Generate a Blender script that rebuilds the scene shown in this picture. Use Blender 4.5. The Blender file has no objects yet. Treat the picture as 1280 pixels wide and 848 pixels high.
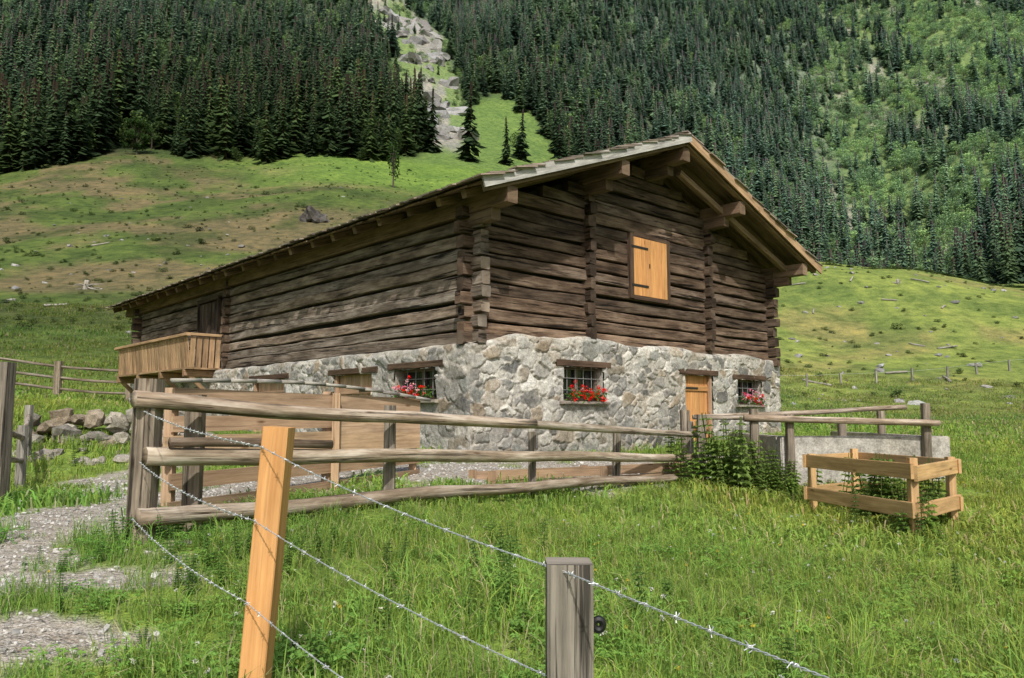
import bpy, math, random
import numpy as np
from mathutils import Vector, Matrix, Euler
random.seed(11); rng=np.random.default_rng(11)
R=random.random
def U(a,b): return a+(b-a)*random.random()
scene=bpy.context.scene
root=scene.collection

# ------------------------------------------------------------------ noise
def _h(ix,iy,s):
    v=np.sin(ix*127.1+iy*311.7+s*74.7)*43758.5453
    return v-np.floor(v)
def vn(x,y,s=0):
    x=np.asarray(x,float); y=np.asarray(y,float)
    ix=np.floor(x); iy=np.floor(y); fx=x-ix; fy=y-iy
    fx=fx*fx*(3-2*fx); fy=fy*fy*(3-2*fy)
    a=_h(ix,iy,s); b=_h(ix+1,iy,s); c=_h(ix,iy+1,s); d=_h(ix+1,iy+1,s)
    return (a*(1-fx)+b*fx)*(1-fy)+(c*(1-fx)+d*fx)*fy
def fbm(x,y,s=0,o=4):
    t=0;a=.5;n=0
    for i in range(o):
        t=t+a*vn(x*2**i,y*2**i,s+i*3); n+=a; a*=.5
    return t/n
def ss(a,b,x):
    t=np.clip((x-a)/(b-a),0,1); return t*t*(3-2*t)

# ------------------------------------------------------------------ terrain height
ctrl=np.array([
(0,0,0),(0,2.5,0),(3,3,-.05),(-3,3,.2),(-1.2,4,.2),(1,5,.12),(4.9,9.8,.05),(4.6,12,.12),(6.2,11,.1),
(-3.25,7,.47),(-6,6.5,.45),(-5.8,9,.55),(-1.3,9,.55),(.3,10.8,.42),(1.6,12.3,.5),(3.2,14,.5),(-.9,13.4,.78),
(2,15.5,.8),(2,17,.85),(7,20.5,1.05),(5,17,.85),(7.5,14,.45),(10,15,.4),(12,11,.15),(8,6,-.1),(16,25,.8),
(20,40,1.4),(30,60,3.2),(44,62,4.2),(12,30,1.4),(12,60,4),(46,120,25.2),(62,120,24),(82,120,22.5),(38,90,13),(60,90,13.5),(60,165,25),(100,170,24),(150,300,42),(60,300,60),
(-7.6,14.8,.8),(-9.6,14.8,.8),(-8.5,17.2,1.6),(-11,18,1.75),(-17,30,2.4),(-13.5,27,1.95),(-6,19,1.0),(-4,16.5,.85),(-10,22,1.5),
(-25,45,5.6),(-8,45,5),(-50,90,19),(-20,90,19),(-90,160,47),(-40,160,48),(-160,240,84),(-90,240,83),(-30,240,79),(0,60,7.5),(5,120,28),(5,240,74),(-10,380,160),
(-300,420,230),(-110,420,215),(-420,620,430),(-150,700,520),(50,700,490),(120,460,170),(250,500,175),(400,700,420),(250,760,500),(600,600,330),
(0,900,560),(700,900,600),(-700,900,600),
(0,-20,-1),(-20,-10,1),(20,-10,-1.5),(25,12,.2),(-20,5,1.2),(-25,20,2.4),
(0,-200,-8),(-300,0,90),(300,0,30),(-200,-200,20),(200,-200,0),(0,-900,20),(900,0,250),(-900,0,350)],float)
def warp(x,y):
    r=np.hypot(x,y); k=np.log1p(r/5)/np.maximum(r,1e-6)
    return x*k,y*k,1+r/8
cx,cy,cw=warp(ctrl[:,0],ctrl[:,1])
def Uk(r2): return .5*r2*np.log(np.maximum(r2,1e-12))
NC=len(ctrl)
K=Uk((cx[:,None]-cx)**2+(cy[:,None]-cy)**2)+np.eye(NC)*.0008
Pm=np.stack([np.ones(NC),cx,cy],1)
A=np.zeros((NC+3,NC+3)); A[:NC,:NC]=K; A[:NC,NC:]=Pm; A[NC:,:NC]=Pm.T
sol=np.linalg.solve(A,np.concatenate([ctrl[:,2]/cw,[0,0,0]]))
def H(x,y):
    x=np.atleast_1d(np.asarray(x,float)); y=np.atleast_1d(np.asarray(y,float))
    out=np.empty(len(x))
    for i in range(0,len(x),20000):
        a=x[i:i+20000]; b=y[i:i+20000]
        px,py,w=warp(a,b); d=np.hypot(a,b)
        v=Uk((px[:,None]-cx)**2+(py[:,None]-cy)**2)@sol[:NC]+sol[NC]+sol[NC+1]*px+sol[NC+2]*py
        z=v*w
        z+=(fbm(a*.9,b*.9,5,3)-.5)*.12
        z+=(fbm(a/26,b/26,9,4)-.5)*3.2*ss(45,110,d)
        z+=(fbm(a/95,b/150,14,4)-.5)*48*ss(290,480,d)
        out[i:i+20000]=z
    return out
def h1(x,y): return float(H(x,y)[0])

path_pts=[(-2.4,3.2),(-3.0,4.8),(-3.75,6.1),(-4.5,7.6),(-4.5,9.3),(-3.8,11.2),(-2.2,12.2),(.2,13.0),(2.2,14.6),(3.6,16)]
path_w=[.2,.5,.62,.8,1.0,1.4,1.4,1.1,.8,.7]
path2=[(-4.4,9.2),(-6,12.5),(-6.6,16),(-9.8,22)]
def segd(x,y,pts,ws):
    m=np.full(len(x),9.)
    for i in range(len(pts)-1):
        ax,ay=pts[i]; bx,by=pts[i+1]
        t=np.clip(((x-ax)*(bx-ax)+(y-ay)*(by-ay))/((bx-ax)**2+(by-ay)**2),0,1)
        d=np.hypot(x-ax-t*(bx-ax),y-ay-t*(by-ay))-(ws[i]*(1-t)+ws[i+1]*t)
        m=np.minimum(m,d)
    return m
def gravel(x,y):
    x=np.asarray(x,float); y=np.asarray(y,float)
    d=np.minimum(segd(x,y,path_pts,path_w),segd(x,y,path2,[.9,.9,.8,.6]))
    d=d+(fbm(x*1.7,y*1.7,31,5)-.5)*3.0
    return 1-ss(-.25,.25,d)

# ------------------------------------------------------------------ materials
def newmat(name):
    m=bpy.data.materials.new(name); m.use_nodes=True
    nt=m.node_tree; nt.nodes.clear(); return m,nt
class NT:
    def __init__(s,nt): s.nt=nt
    def n(s,t,**kw):
        nd=s.nt.nodes.new(t)
        for k,v in kw.items(): setattr(nd,k,v)
        return nd
    def l(s,a,b): s.nt.links.new(a,b)
    def noise(s,vec,scale,detail=4,rough=.55):
        nd=s.nt.nodes.new('ShaderNodeTexNoise'); nd.inputs['Scale'].default_value=scale
        nd.inputs['Detail'].default_value=detail; nd.inputs['Roughness'].default_value=rough
        if vec is not None: s.l(vec,nd.inputs['Vector'])
        return nd.outputs['Fac']
    def ramp(s,fac,stops):
        nd=s.nt.nodes.new('ShaderNodeValToRGB'); e=nd.color_ramp.elements
        e[0].position=stops[0][0]; e[0].color=(*stops[0][1],1)
        e[1].position=stops[-1][0]; e[1].color=(*stops[-1][1],1)
        for p,c in stops[1:-1]:
            q=e.new(p); q.color=(*c,1)
        s.l(fac,nd.inputs['Fac']); return nd.outputs['Color']
    def mix(s,a,b,fac=1.0,mode='MULTIPLY'):
        nd=s.nt.nodes.new('ShaderNodeMix'); nd.data_type='RGBA'; nd.blend_type=mode
        for sock,v in ((nd.inputs[0],fac),(nd.inputs[6],a),(nd.inputs[7],b)):
            if isinstance(v,(int,float)): sock.default_value=v
            elif isinstance(v,tuple): sock.default_value=(*v,1)
            else: s.l(v,sock)
        return nd.outputs[2]
    def mapping(s,vec,scale):
        nd=s.nt.nodes.new('ShaderNodeMapping'); nd.inputs['Scale'].default_value=scale
        s.l(vec,nd.inputs['Vector']); return nd.outputs[0]
    def bump(s,h,strength,dist):
        nd=s.nt.nodes.new('ShaderNodeBump'); nd.inputs['Strength'].default_value=strength
        nd.inputs['Distance'].default_value=dist; s.l(h,nd.inputs['Height']); return nd.outputs[0]
    def bsdf(s,col,rough=.8,normal=None,metal=0,spec=.3):
        b=s.nt.nodes.new('ShaderNodeBsdfPrincipled')
        if isinstance(col,tuple): b.inputs['Base Color'].default_value=(*col,1)
        else: s.l(col,b.inputs['Base Color'])
        b.inputs['Roughness'].default_value=rough; b.inputs['Metallic'].default_value=metal
        b.inputs['Specular IOR Level'].default_value=spec
        if normal is not None: s.l(normal,b.inputs['Normal'])
        return b
    def out(s,sh):
        o=s.nt.nodes.new('ShaderNodeOutputMaterial'); s.l(sh,o.inputs['Surface'])
def wood(name,c1,c2,crack=.6,rough=.85,grain=38,bumpd=.004,stain=.5,knots=True,silver=None):
    m,nt=newmat(name); t=NT(nt)
    uv=t.n('ShaderNodeUVMap').outputs[0]
    g=t.noise(t.mapping(uv,(1.6,grain,1)),1.0,5,.65)
    base=t.ramp(g,[(.3,c1),(.7,c2)])
    cr=t.noise(t.mapping(uv,(.55,grain*.5,1)),1.0,4,.7)
    crc=t.ramp(cr,[(.36,(1-crack,)*3),(.44,(1,1,1))])
    st=t.noise(t.mapping(uv,(1.1,4.5,1)),1.0,4,.65)
    if silver: base=t.mix(base,silver,t.ramp(st,[(.44,(0,0,0)),(.64,(.65,.65,.65))]),'MIX')
    stc=t.ramp(st,[(.32,(1-stain,)*3),(.65,(1.0+stain*.25,)*3)])
    at=t.n('ShaderNodeAttribute'); at.attribute_name='Col'
    c=t.mix(t.mix(t.mix(base,crc),stc),at.outputs['Color'])
    if knots:
        vo=t.n('ShaderNodeTexVoronoi'); vo.inputs['Scale'].default_value=1
        t.l(t.mapping(uv,(1.5,5.5,1)),vo.inputs['Vector'])
        c=t.mix(c,t.ramp(vo.outputs['Distance'],[(.05,(.45,.38,.33)),(.13,(1,1,1))]))
    mh=t.n('ShaderNodeMath'); mh.operation='ADD'; t.l(g,mh.inputs[0]); t.l(crc,mh.inputs[1])
    b=t.bsdf(c,rough,t.bump(mh.outputs[0],1.0,bumpd),spec=.2)
    t.out(b.outputs[0]); return m
M={}
M['log_dark']=wood('weathered_dark_log',(.052,.033,.023),(.175,.122,.086),.9,.85,24,.018,.6,False,(.165,.128,.098))
M['log_grey']=wood('weathered_grey_log',(.082,.062,.046),(.25,.200,.155),.9,.85,24,.018,.55,False,(.255,.22,.185))
M['beam_dark']=wood('dark_beam',(.06,.038,.025),(.16,.10,.065),.6)
M['grey_rail']=wood('silvery_rail',(.26,.22,.175),(.52,.46,.38),.6,.85,30,.006)
M['rail']=wood('weathered_rail',(.20,.145,.10),(.44,.355,.265),.65,.85,28,.010,.55,True,(.44,.405,.355))
M['post_grey']=wood('grey_post',(.17,.155,.135),(.42,.39,.34),.8,.9,40,.008)
M['board']=wood('brown_board',(.36,.225,.135),(.56,.385,.25),.3,.8,34,.003,.35)
M['new']=wood('new_larch',(.46,.215,.075),(.66,.345,.135),.3,.65,30,.002,.25)
M['newy']=wood('new_spruce',(.48,.285,.125),(.68,.45,.225),.3,.65,34,.002,.35)
M['balc']=wood('balcony_wood',(.30,.185,.10),(.48,.32,.185),.35,.75,34,.003)
M['shingle']=wood('roof_shingle',(.16,.125,.10),(.38,.33,.28),.5,.9,30,.004,.5,False)
M['under']=wood('roof_underside',(.13,.085,.055),(.27,.185,.12),.5)
M['barge']=wood('grey_bargeboard',(.36,.34,.31),(.56,.54,.50),.4)
M['bark']=wood('bark',(.05,.04,.03),(.12,.10,.08),.6)

def stone_mat(name,attr=True,base=(.3,.29,.27),bd=.02,sc=14):
    m,nt=newmat(name); t=NT(nt)
    co=t.n('ShaderNodeTexCoord').outputs['Object']
    nz=t.noise(co,sc,6,.75); n2=t.noise(co,sc*5,3,.7); n3=t.noise(co,1.1,3)
    c=t.ramp(nz,[(.3,(.50,.49,.47)),(.5,(1.0,.99,.97)),(.7,(1.45,1.44,1.40))])
    if attr:
        at=t.n('ShaderNodeAttribute'); at.attribute_name='Col'; c=t.mix(c,at.outputs['Color'])
    else: c=t.mix(c,base)
    c=t.mix(c,t.ramp(n2,[(.3,(.60,.60,.60)),(.7,(1.22,1.22,1.22))]))
    c=t.mix(c,t.ramp(n3,[(.35,(.86,.83,.78)),(.65,(1.1,1.1,1.1))]))
    t.out(t.bsdf(c,.92,t.bump(nz,.8,bd),spec=.2).outputs[0]); return m
M['stone']=stone_mat('rubble_stone',True,bd=.035)
M['concrete']=stone_mat('weathered_concrete',False,(.36,.34,.31),.006,6)
M['rock']=stone_mat('field_rock',True,(.3,.29,.27),.03,8)

def plain(name,col,rough=.6,metal=0,spec=.4,noise=True):
    m,nt=newmat(name); t=NT(nt)
    co=t.n('ShaderNodeTexCoord').outputs['Object']
    nz=t.noise(co,25,4)
    c=t.mix(t.ramp(nz,[(.3,(.75,)*3),(.7,(1.15,)*3)]),col)
    t.out(t.bsdf(c,rough,None,metal,spec).outputs[0]); return m
M['black']=plain('dark_interior',(.010,.009,.008),.9)
M['glass']=plain('window_glass',(.018,.022,.022),.08,0,.6)
M['steel']=plain('galvanised_wire',(.62,.63,.65),.38,.6)
M['iron']=plain('dark_iron',(.05,.046,.042),.5,.6)
M['bar']=plain('grey_window_bar',(.22,.22,.21),.5,.3)
M['plastic']=plain('black_plastic',(.012,.012,.012),.35)
M['winframe']=plain('window_frame_paint',(.16,.13,.10),.6)

def leafmat(name,col=(1,1,1),trans=.35,var=.35,inst=False):
    m,nt=newmat(name); t=NT(nt)
    at=t.n('ShaderNodeAttribute'); at.attribute_name='Col'
    c=t.mix(at.outputs['Color'],col)
    oi=t.n('ShaderNodeObjectInfo')
    c=t.mix(c,t.ramp(oi.outputs['Random'],[(0,(1-var,1-var,1-var)),(.5,(1,1,1)),(1,(1+var,1+var*.8,1))]))
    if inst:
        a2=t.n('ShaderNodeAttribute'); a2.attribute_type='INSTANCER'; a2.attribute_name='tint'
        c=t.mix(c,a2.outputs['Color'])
    d=t.n('ShaderNodeBsdfDiffuse'); t.l(c,d.inputs['Color'])
    tr=t.n('ShaderNodeBsdfTranslucent'); t.l(c,tr.inputs['Color'])
    ms=t.n('ShaderNodeMixShader'); ms.inputs[0].default_value=trans
    t.l(d.outputs[0],ms.inputs[1]); t.l(tr.outputs[0],ms.inputs[2])
    t.out(ms.outputs[0]); return m
M['leaf']=leafmat('leaf',trans=.3)
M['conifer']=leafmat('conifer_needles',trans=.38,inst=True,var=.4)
M['grass']=leafmat('grass_blade',trans=.45,inst=True,var=.15)
M['petal']=leafmat('petal',trans=.3,var=.1)

# ground material
m,nt=newmat('meadow_ground'); t=NT(nt)
co=t.n('ShaderNodeTexCoord').outputs['Object']
at=t.n('ShaderNodeAttribute'); at.attribute_name='Col'
ag=t.n('ShaderNodeAttribute'); ag.attribute_name='Grav'
g1=t.noise(co,9,4,.7); g2=t.noise(co,.6,7,.75); g3=t.noise(co,50,3,.7); g4=t.noise(co,.09,5,.65)
gc=t.mix(at.outputs['Color'],t.ramp(g1,[(.3,(.6,.62,.6)),(.7,(1.3,1.25,1.2))]))
gc=t.mix(gc,t.ramp(g2,[(.36,(.55,.60,.52)),(.5,(1,1,1)),(.64,(1.45,1.32,1.15))]))
gc=t.mix(gc,t.ramp(g4,[(.35,(.78,.82,.8)),(.65,(1.18,1.12,1.05))]))
gv=t.ramp(g3,[(.3,(.17,.15,.125)),(.5,(.34,.31,.27)),(.7,(.54,.51,.46))])
gv=t.mix(gv,t.ramp(g1,[(.3,(.62,.57,.50)),(.7,(1.12,1.12,1.12))]))
c=t.mix(gc,gv,ag.outputs['Fac'],'MIX')
t.out(t.bsdf(c,.95,t.bump(g2,.8,.5),spec=.1).outputs[0]); M['ground']=m

# ------------------------------------------------------------------ mesh builder
class MB:
    def __init__(s): s.v=[];s.f=[];s.uv=[];s.c=[]
    def face(s,idx,uv=None,col=(1,1,1)):
        s.f.append(idx); s.uv.extend(uv or [(0,0)]*len(idx)); s.c.extend([(*col,1)]*len(idx))
    def quad(s,a,b,c,d,col=(1,1,1)):
        k=len(s.v); s.v+= [tuple(a),tuple(b),tuple(c),tuple(d)]
        a,b,c,d=map(Vector,(a,b,c,d)); w=(b-a).length; h=(d-a).length; o=R()*9
        s.face((k,k+1,k+2,k+3),[(o,o),(o+w,o),(o+w,o+h),(o,o+h)],col)
    def build(s,name,mat,parent=None,smooth=False,link=True):
        me=bpy.data.meshes.new(name); me.from_pydata(s.v,[],s.f); me.update()
        uv=me.uv_layers.new(name='UVMap'); uv.data.foreach_set('uv',np.array(s.uv,np.float32).ravel())
        ca=me.color_attributes.new('Col','FLOAT_COLOR','CORNER'); ca.data.foreach_set('color',np.array(s.c,np.float32).ravel())
        me.materials.append(mat)
        if smooth: me.polygons.foreach_set('use_smooth',[True]*len(me.polygons))
        ob=bpy.data.objects.new(name,me)
        if link: root.objects.link(ob)
        if parent: ob.parent=parent
        return ob
def grey(a,b=None):
    k=U(a,b) if b else a; return (k*U(.97,1.03),k,k*U(.96,1.03))
def beam(mb,a,b,w,h,shape='box',seg=0,jit=0,bow=0,col=(1,1,1),taper=1,up=(0,0,1),cham=.3):
    a=Vector(a);b=Vector(b);t=b-a;L=t.length;t=t/L;up=Vector(up)
    if abs(t.dot(up))>.98: up=Vector((0,1,0))
    side=t.cross(up).normalized(); nn=side.cross(t)
    if shape=='box': cs=[(-1,-1),(1,-1),(1,1),(-1,1)]
    elif shape=='rect':
        q=1-cham; cs=[(-q,-1),(q,-1),(1,-q),(1,q),(q,1),(-q,1),(-1,q),(-1,-q)]
    else: cs=[(math.cos(2*math.pi*k/10),math.sin(2*math.pi*k/10)) for k in range(10)]
    m=len(cs); ns=max(1,int(L/seg)) if seg else 1
    k0=len(mb.v); uo=R()*50; vo=R()*50
    ph=[U(0,6.28) for _ in range(m*2)]; b1=U(0,6.28)
    per=[0]
    for j in range(m):
        x0,y0=cs[j];x1,y1=cs[(j+1)%m]; per.append(per[-1]+math.hypot((x1-x0)*w/2,(y1-y0)*h/2))
    for i in range(ns+1):
        s=i/ns; p=a+t*(L*s); tp=1+(taper-1)*s
        wob=bow*(math.sin(math.pi*s)+.35*math.sin(s*L*1.9+b1))
        ox=wob*math.cos(b1); oy=wob*math.sin(b1)
        for j,(x,y) in enumerate(cs):
            e=1+ (jit*(math.sin(s*L*2.1+ph[j])+.7*math.sin(s*L*5.3+ph[m+j])+U(-.6,.6)) if jit else 0)
            mb.v.append(tuple(p+side*(x*w/2*tp*e+ox)+nn*(y*h/2*tp*e+oy)))
    for i in range(ns):
        for j in range(m):
            j2=(j+1)%m
            A_=k0+i*m+j;B_=k0+(i+1)*m+j;C_=k0+(i+1)*m+j2;D_=k0+i*m+j2
            u0=uo+L*i/ns;u1=uo+L*(i+1)/ns;v0=vo+per[j];v1=vo+per[j+1]
            mb.face((A_,B_,C_,D_),[(u0,v0),(u1,v0),(u1,v1),(u0,v1)],col)
    c2=tuple(q*.9 for q in col)
    mb.face(tuple(k0+j for j in range(m)),[(vo+x*w*.5,uo+y*h*.1) for x,y in cs],c2)
    mb.face(tuple(k0+ns*m+j for j in reversed(range(m))),[(vo+x*w*.5,uo+y*h*.1) for x,y in reversed(cs)],c2)
import bmesh
_ico={}
def ico(sub):
    if sub not in _ico:
        bm_=bmesh.new(); bmesh.ops.create_icosphere(bm_,subdivisions=sub,radius=1)
        _ico[sub]=([v.co.copy() for v in bm_.verts],[tuple(v.index for v in f.verts) for f in bm_.faces]); bm_.free()
    return _ico[sub]
from mathutils import noise as mn
def rock(mb,c,r,sub=2,col=(1,1,1),amp=.35,rotz=None):
    vs,fs=ico(sub); k=len(mb.v); o=Vector((U(0,90),U(0,90),U(0,90)))
    rot=Euler((U(-.3,.3),U(-.3,.3),U(0,6) if rotz is None else rotz)).to_matrix()
    for v in vs:
        q=Vector([math.copysign(abs(x)**.75,x) for x in v])
        q=q*(1+amp*mn.noise(v*1.3+o)+amp*.35*mn.noise(v*4+o))
        q=rot@Vector((q.x*r[0],q.y*r[1],q.z*r[2]))
        mb.v.append((c[0]+q.x,c[1]+q.y,c[2]+q.z))
    for f in fs: mb.face(tuple(k+i for i in f),None,col)
def empty(name,loc=(0,0,0),rz=0):
    e=bpy.data.objects.new(name,None); e.location=loc; e.rotation_euler=(0,0,rz); e.empty_display_size=.5
    root.objects.link(e); return e
def leafq(mb,p,size,col,nrm=None,asp=1.0):
    d=Vector((U(-1,1),U(-1,1),U(-1,1))).normalized(); e=d.orthogonal().normalized()
    f=d.cross(e); a=U(0,6.28); e2=e*math.cos(a)+f*math.sin(a); f2=d.cross(e2)
    e2*=size; f2*=size*asp; p=Vector(p)
    k=len(mb.v); mb.v+=[tuple(p-e2),tuple(p+f2*.6),tuple(p+e2),tuple(p-f2*.6)]
    mb.face((k,k+1,k+2,k+3),None,col)

# ------------------------------------------------------------------ GROUND sheet
def gully(x,y):
    d=np.hypot(x,y); t=x/np.maximum(d,1)
    c=np.interp(d,[280,340,420,500,620],[-.085,-.105,-.125,-.16,-.17]); hw=np.interp(d,[280,340,450,620],[.020,.040,.048,.015])
    e=np.abs(t-c+(fbm(x/25,y/25,61,4)-.5)*.06)
    return (1-ss(hw*.7,hw*1.3,e))*ss(275,295,d)*(1-ss(520,580,d))
def clearing(x,y):
    d=np.hypot(x,y); t=x/np.maximum(d,1)
    hw=.105*(1-ss(300,400,d)*.75)
    return (1-ss(hw*.85,hw*1.05,np.abs(t+.02+(fbm(x/22,y/22,62,4)-.5)*.07)))*(1-ss(370,400,d))
def ground():
    rr=np.concatenate([[.0],np.geomspace(.35,1300,300)])
    f=np.radians(np.arange(-55,55,.28)); b=np.radians(np.arange(55,305,2.5))
    az=np.concatenate([f,b]); na=len(az)
    X=(rr[:,None]*np.sin(az)).ravel(); Y=(rr[:,None]*np.cos(az)).ravel()
    Z=H(X,Y); nr=len(rr)
    idx=np.arange(nr*na).reshape(nr,na)
    a=idx[:-1,:]; c=idx[1:,:]
    q=np.stack([a,np.roll(a,-1,1),np.roll(c,-1,1),c],-1).reshape(-1,4)[:, ::-1]
    me=bpy.data.meshes.new('meadow_ground')
    me.from_pydata(np.stack([X,Y,Z],1).tolist(),[],q.tolist()); me.update()
    d=np.hypot(X,Y); tt=X/np.maximum(d,.1)
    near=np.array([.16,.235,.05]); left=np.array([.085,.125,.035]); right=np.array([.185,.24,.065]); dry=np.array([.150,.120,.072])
    forest=np.array([.035,.055,.025]); forest_haze=np.array([.135,.18,.14]); light=np.array([.14,.205,.085]); scree=np.array([.25,.25,.235])
    C=np.tile(near,(len(X),1))
    def mx(C,c,w): return C*(1-w[:,None])+c*w[:,None]
    C=mx(C,right,ss(25,60,d)*ss(-.05,.1,tt))
    C=mx(C,left,ss(26,50,d)*(1-ss(-.05,.1,tt)))
    dr=ss(.40,.56,fbm(X/15,Y/11,40,6))*ss(50,95,d)*(1-ss(-.25,-.05,tt))
    C=mx(C,dry,dr*.85)
    dk=ss(.50,.60,fbm(X/9,Y/7,48,5))*ss(35,70,d)*(1-ss(-.2,.0,tt)); C=mx(C,np.array([.045,.07,.022]),dk*.7)
    dr=ss(.50,.66,fbm(X/12,Y/9,44,5))*ss(50,90,d)*ss(.1,.3,tt)
    C=mx(C,np.array([.235,.215,.09]),dr*.8)
    dk=ss(.54,.64,fbm(X/7,Y/5,49,5))*ss(45,80,d)*ss(.1,.3,tt); C=mx(C,np.array([.10,.15,.045]),dk*.6)
    C=mx(C,np.array([.125,.205,.045]),ss(165,215,d)*(1-ss(.15,.25,tt))*ss(-.40,-.2,tt))
    fw=ss(248,272,d); C=mx(C,forest,fw); C=mx(C,forest_haze,ss(320,600,d)*.9)  # far forest floor lightened by distance, aerial haze painted into the colour
    w=clearing(X,Y)*ss(244,262,d); C=mx(C,np.array([.115,.185,.055]),w)
    w=gully(X,Y); C=mx(C,light,w); C=mx(C,scree,w*ss(.47,.54,fbm(X/10,Y/22,51,5)))
    w=ss(.36,.42,tt)*ss(330,390,d)
    C=mx(C,light,w); C=mx(C,scree,w*ss(.60,.68,fbm(X/14,Y/60,50,5)))
    g=gravel(X,Y)*(d<40)
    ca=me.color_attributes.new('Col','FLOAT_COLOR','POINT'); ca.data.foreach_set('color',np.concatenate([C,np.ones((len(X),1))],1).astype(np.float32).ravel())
    at=me.attributes.new('Grav','FLOAT','POINT'); at.data.foreach_set('value',g.astype(np.float32))
    me.polygons.foreach_set('use_smooth',[True]*len(me.polygons)); me.materials.append(M['ground'])
    root.objects.link(bpy.data.objects.new('meadow_ground',me))
ground()

# ------------------------------------------------------------------ BARN
W=10.4; LN=19.0
barn=empty('log_barn',(-.714,14,0),math.radians(42.2))
RZ=7.82; RU=5.2; SL=.373; th=math.atan(SL)
def roofz(u): return RZ-SL*abs(u-RU)

def stone_wall(name,mp,length,ztop,res,openings,seed,zb=.2):
    r=np.random.default_rng(seed)
    ns=int(length/res)+1; nz=int((3.2-zb)/res)+1
    S,T=np.meshgrid(np.linspace(0,length,ns),np.linspace(0,1,nz),indexing='ij')
    zt=ztop(S); Z=zb+(zt-zb)*T
    cwid,chei=.33,.20
    sx=[];sy=[]
    for i in range(-1,int(length/cwid)+2):
        for j in range(-1,int((3.3-zb)/chei)+2):
            if r.random()<.33: continue
            sx.append((i+.5*(j%2)+r.uniform(-.5,.5))*cwid); sy.append(zb+(j+r.uniform(-.5,.5))*chei)
            if r.random()<.38: sx.append(sx[-1]+r.uniform(-.15,.15)); sy.append(sy[-1]+r.uniform(.05,.10))
    sx=np.array(sx);sy=np.array(sy); ns_=len(sx); asp=r.uniform(.8,2.2,ns_); rot=r.uniform(-.5,.5,ns_)
    s=S.ravel(); z=Z.ravel()
    ws=s+(fbm(s*6,z*6,seed,5)-.5)*.13; wz=z+(fbm(s*6+9,z*6,seed+1,5)-.5)*.11
    d1=np.full(len(s),9.);d2=np.full(len(s),9.);id1=np.zeros(len(s),int)
    for k in range(ns_):
        dx=ws-sx[k]; dz=wz-sy[k]; c_,s_=math.cos(rot[k]),math.sin(rot[k])
        ax=np.abs(dx*c_+dz*s_)/asp[k]; az_=np.abs(-dx*s_+dz*c_)
        d=.3*np.hypot(ax,az_)+.75*np.maximum(ax,az_)
        c=d<d1; d2=np.where(c,d1,np.minimum(d2,d)); id1=np.where(c,k,id1); d1=np.where(c,d,d1)
    mw=.010+.030*fbm(s*2.2,z*2.2,seed+6,3)
    e=d2-d1; m_=ss(mw*.55,mw*1.1,e+(fbm(s*19,z*19,3,3)-.5)*.026)
    pal=np.array([(.38,.37,.34),(.25,.248,.238),(.46,.45,.42),(.34,.30,.245),(.17,.17,.165),(.55,.54,.505),(.40,.39,.365),(.31,.315,.295),(.32,.265,.20),(.22,.215,.205)])
    pc=pal[r.integers(0,len(pal),ns_)]*r.uniform(.8,1.15,(ns_,1))
    off=r.uniform(0,.030,ns_)
    gx=r.uniform(-.22,.22,ns_); gz=r.uniform(-.22,.22,ns_)
    disp=(.010+.010*ss(0,.03,e)+off[id1]+gx[id1]*(s-sx[id1])*.6+gz[id1]*(z-sy[id1])*.6+.018*(fbm(s*13,z*13,seed+2,4)-.5))*m_+(1-m_)*(.006+.016*fbm(s*9,z*9,7,3))
    endw=ss(0,.05,s)*ss(0,.05,length-s)*ss(0,.08,(zt.ravel()-z)); disp*=endw
    mort=np.array([.50,.475,.43])*(.70+.55*fbm(s*3,z*3,seed+5,4))[:,None]
    C=pc[id1]*m_[:,None]+mort*(1-m_[:,None])
    sm=ss(.53,.62,fbm(s*1.7,z*2.4,seed+8,5))*.45+ss(.52,.60,fbm(s*8,z*8,seed+9,4))*.25
    C=C*(1-.7*sm[:,None])+mort*.7*sm[:,None]
    dirt=ss(.5,.7,fbm(s*1.1,z*1.6,seed+12,4)); C*=(1-.2*dirt[:,None])
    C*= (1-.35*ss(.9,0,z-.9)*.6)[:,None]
    P=mp(s,-disp,z)
    idx=np.arange(ns*nz).reshape(ns,nz)
    q=np.stack([idx[:-1,:-1],idx[1:,:-1],idx[1:,1:],idx[:-1,1:]],-1).reshape(-1,4)
    cs=s[q].mean(1); cz=z[q].mean(1); keep=np.ones(len(q),bool)
    for o in openings: keep&=~((cs>o[0])&(cs<o[1])&(cz>o[2])&(cz<o[3]))
    q=q[keep]
    me=bpy.data.meshes.new(name)
    V=P.tolist(); F=q.tolist(); n0=len(V); Cc=C.tolist()
    top=idx[:,-1]; sp=np.linspace(0,length,ns)
    inn=mp(sp,np.full(ns,.30),ztop(sp)+.05+.05*fbm(sp*3,sp*0,4,3)).tolist(); V+=inn; Cc+=[[.46,.45,.41]]*ns
    for i in range(ns-1): F.append([int(top[i]),int(top[i+1]),n0+i+1,n0+i])
    me.from_pydata(V,[],F); me.update()
    ca=me.color_attributes.new('Col','FLOAT_COLOR','POINT')
    ca.data.foreach_set('color',np.concatenate([np.array(Cc),np.ones((len(V),1))],1).astype(np.float32).ravel())
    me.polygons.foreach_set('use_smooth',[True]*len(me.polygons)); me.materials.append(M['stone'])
    ob=bpy.data.objects.new(name,me); root.objects.link(ob); ob.parent=barn
U0,V0=-.16,-.14; U1,V1=W+.16,LN+.14
mpG=lambda s,d,z: np.stack([U0+s,V0+d,z],1)
mpL=lambda s,d,z: np.stack([U0+d,V0+s,z],1)
mpR=lambda s,d,z: np.stack([U1-d,V0+s,z],1)
mpB=lambda s,d,z: np.stack([U0+s,V1-d,z],1)
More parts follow.
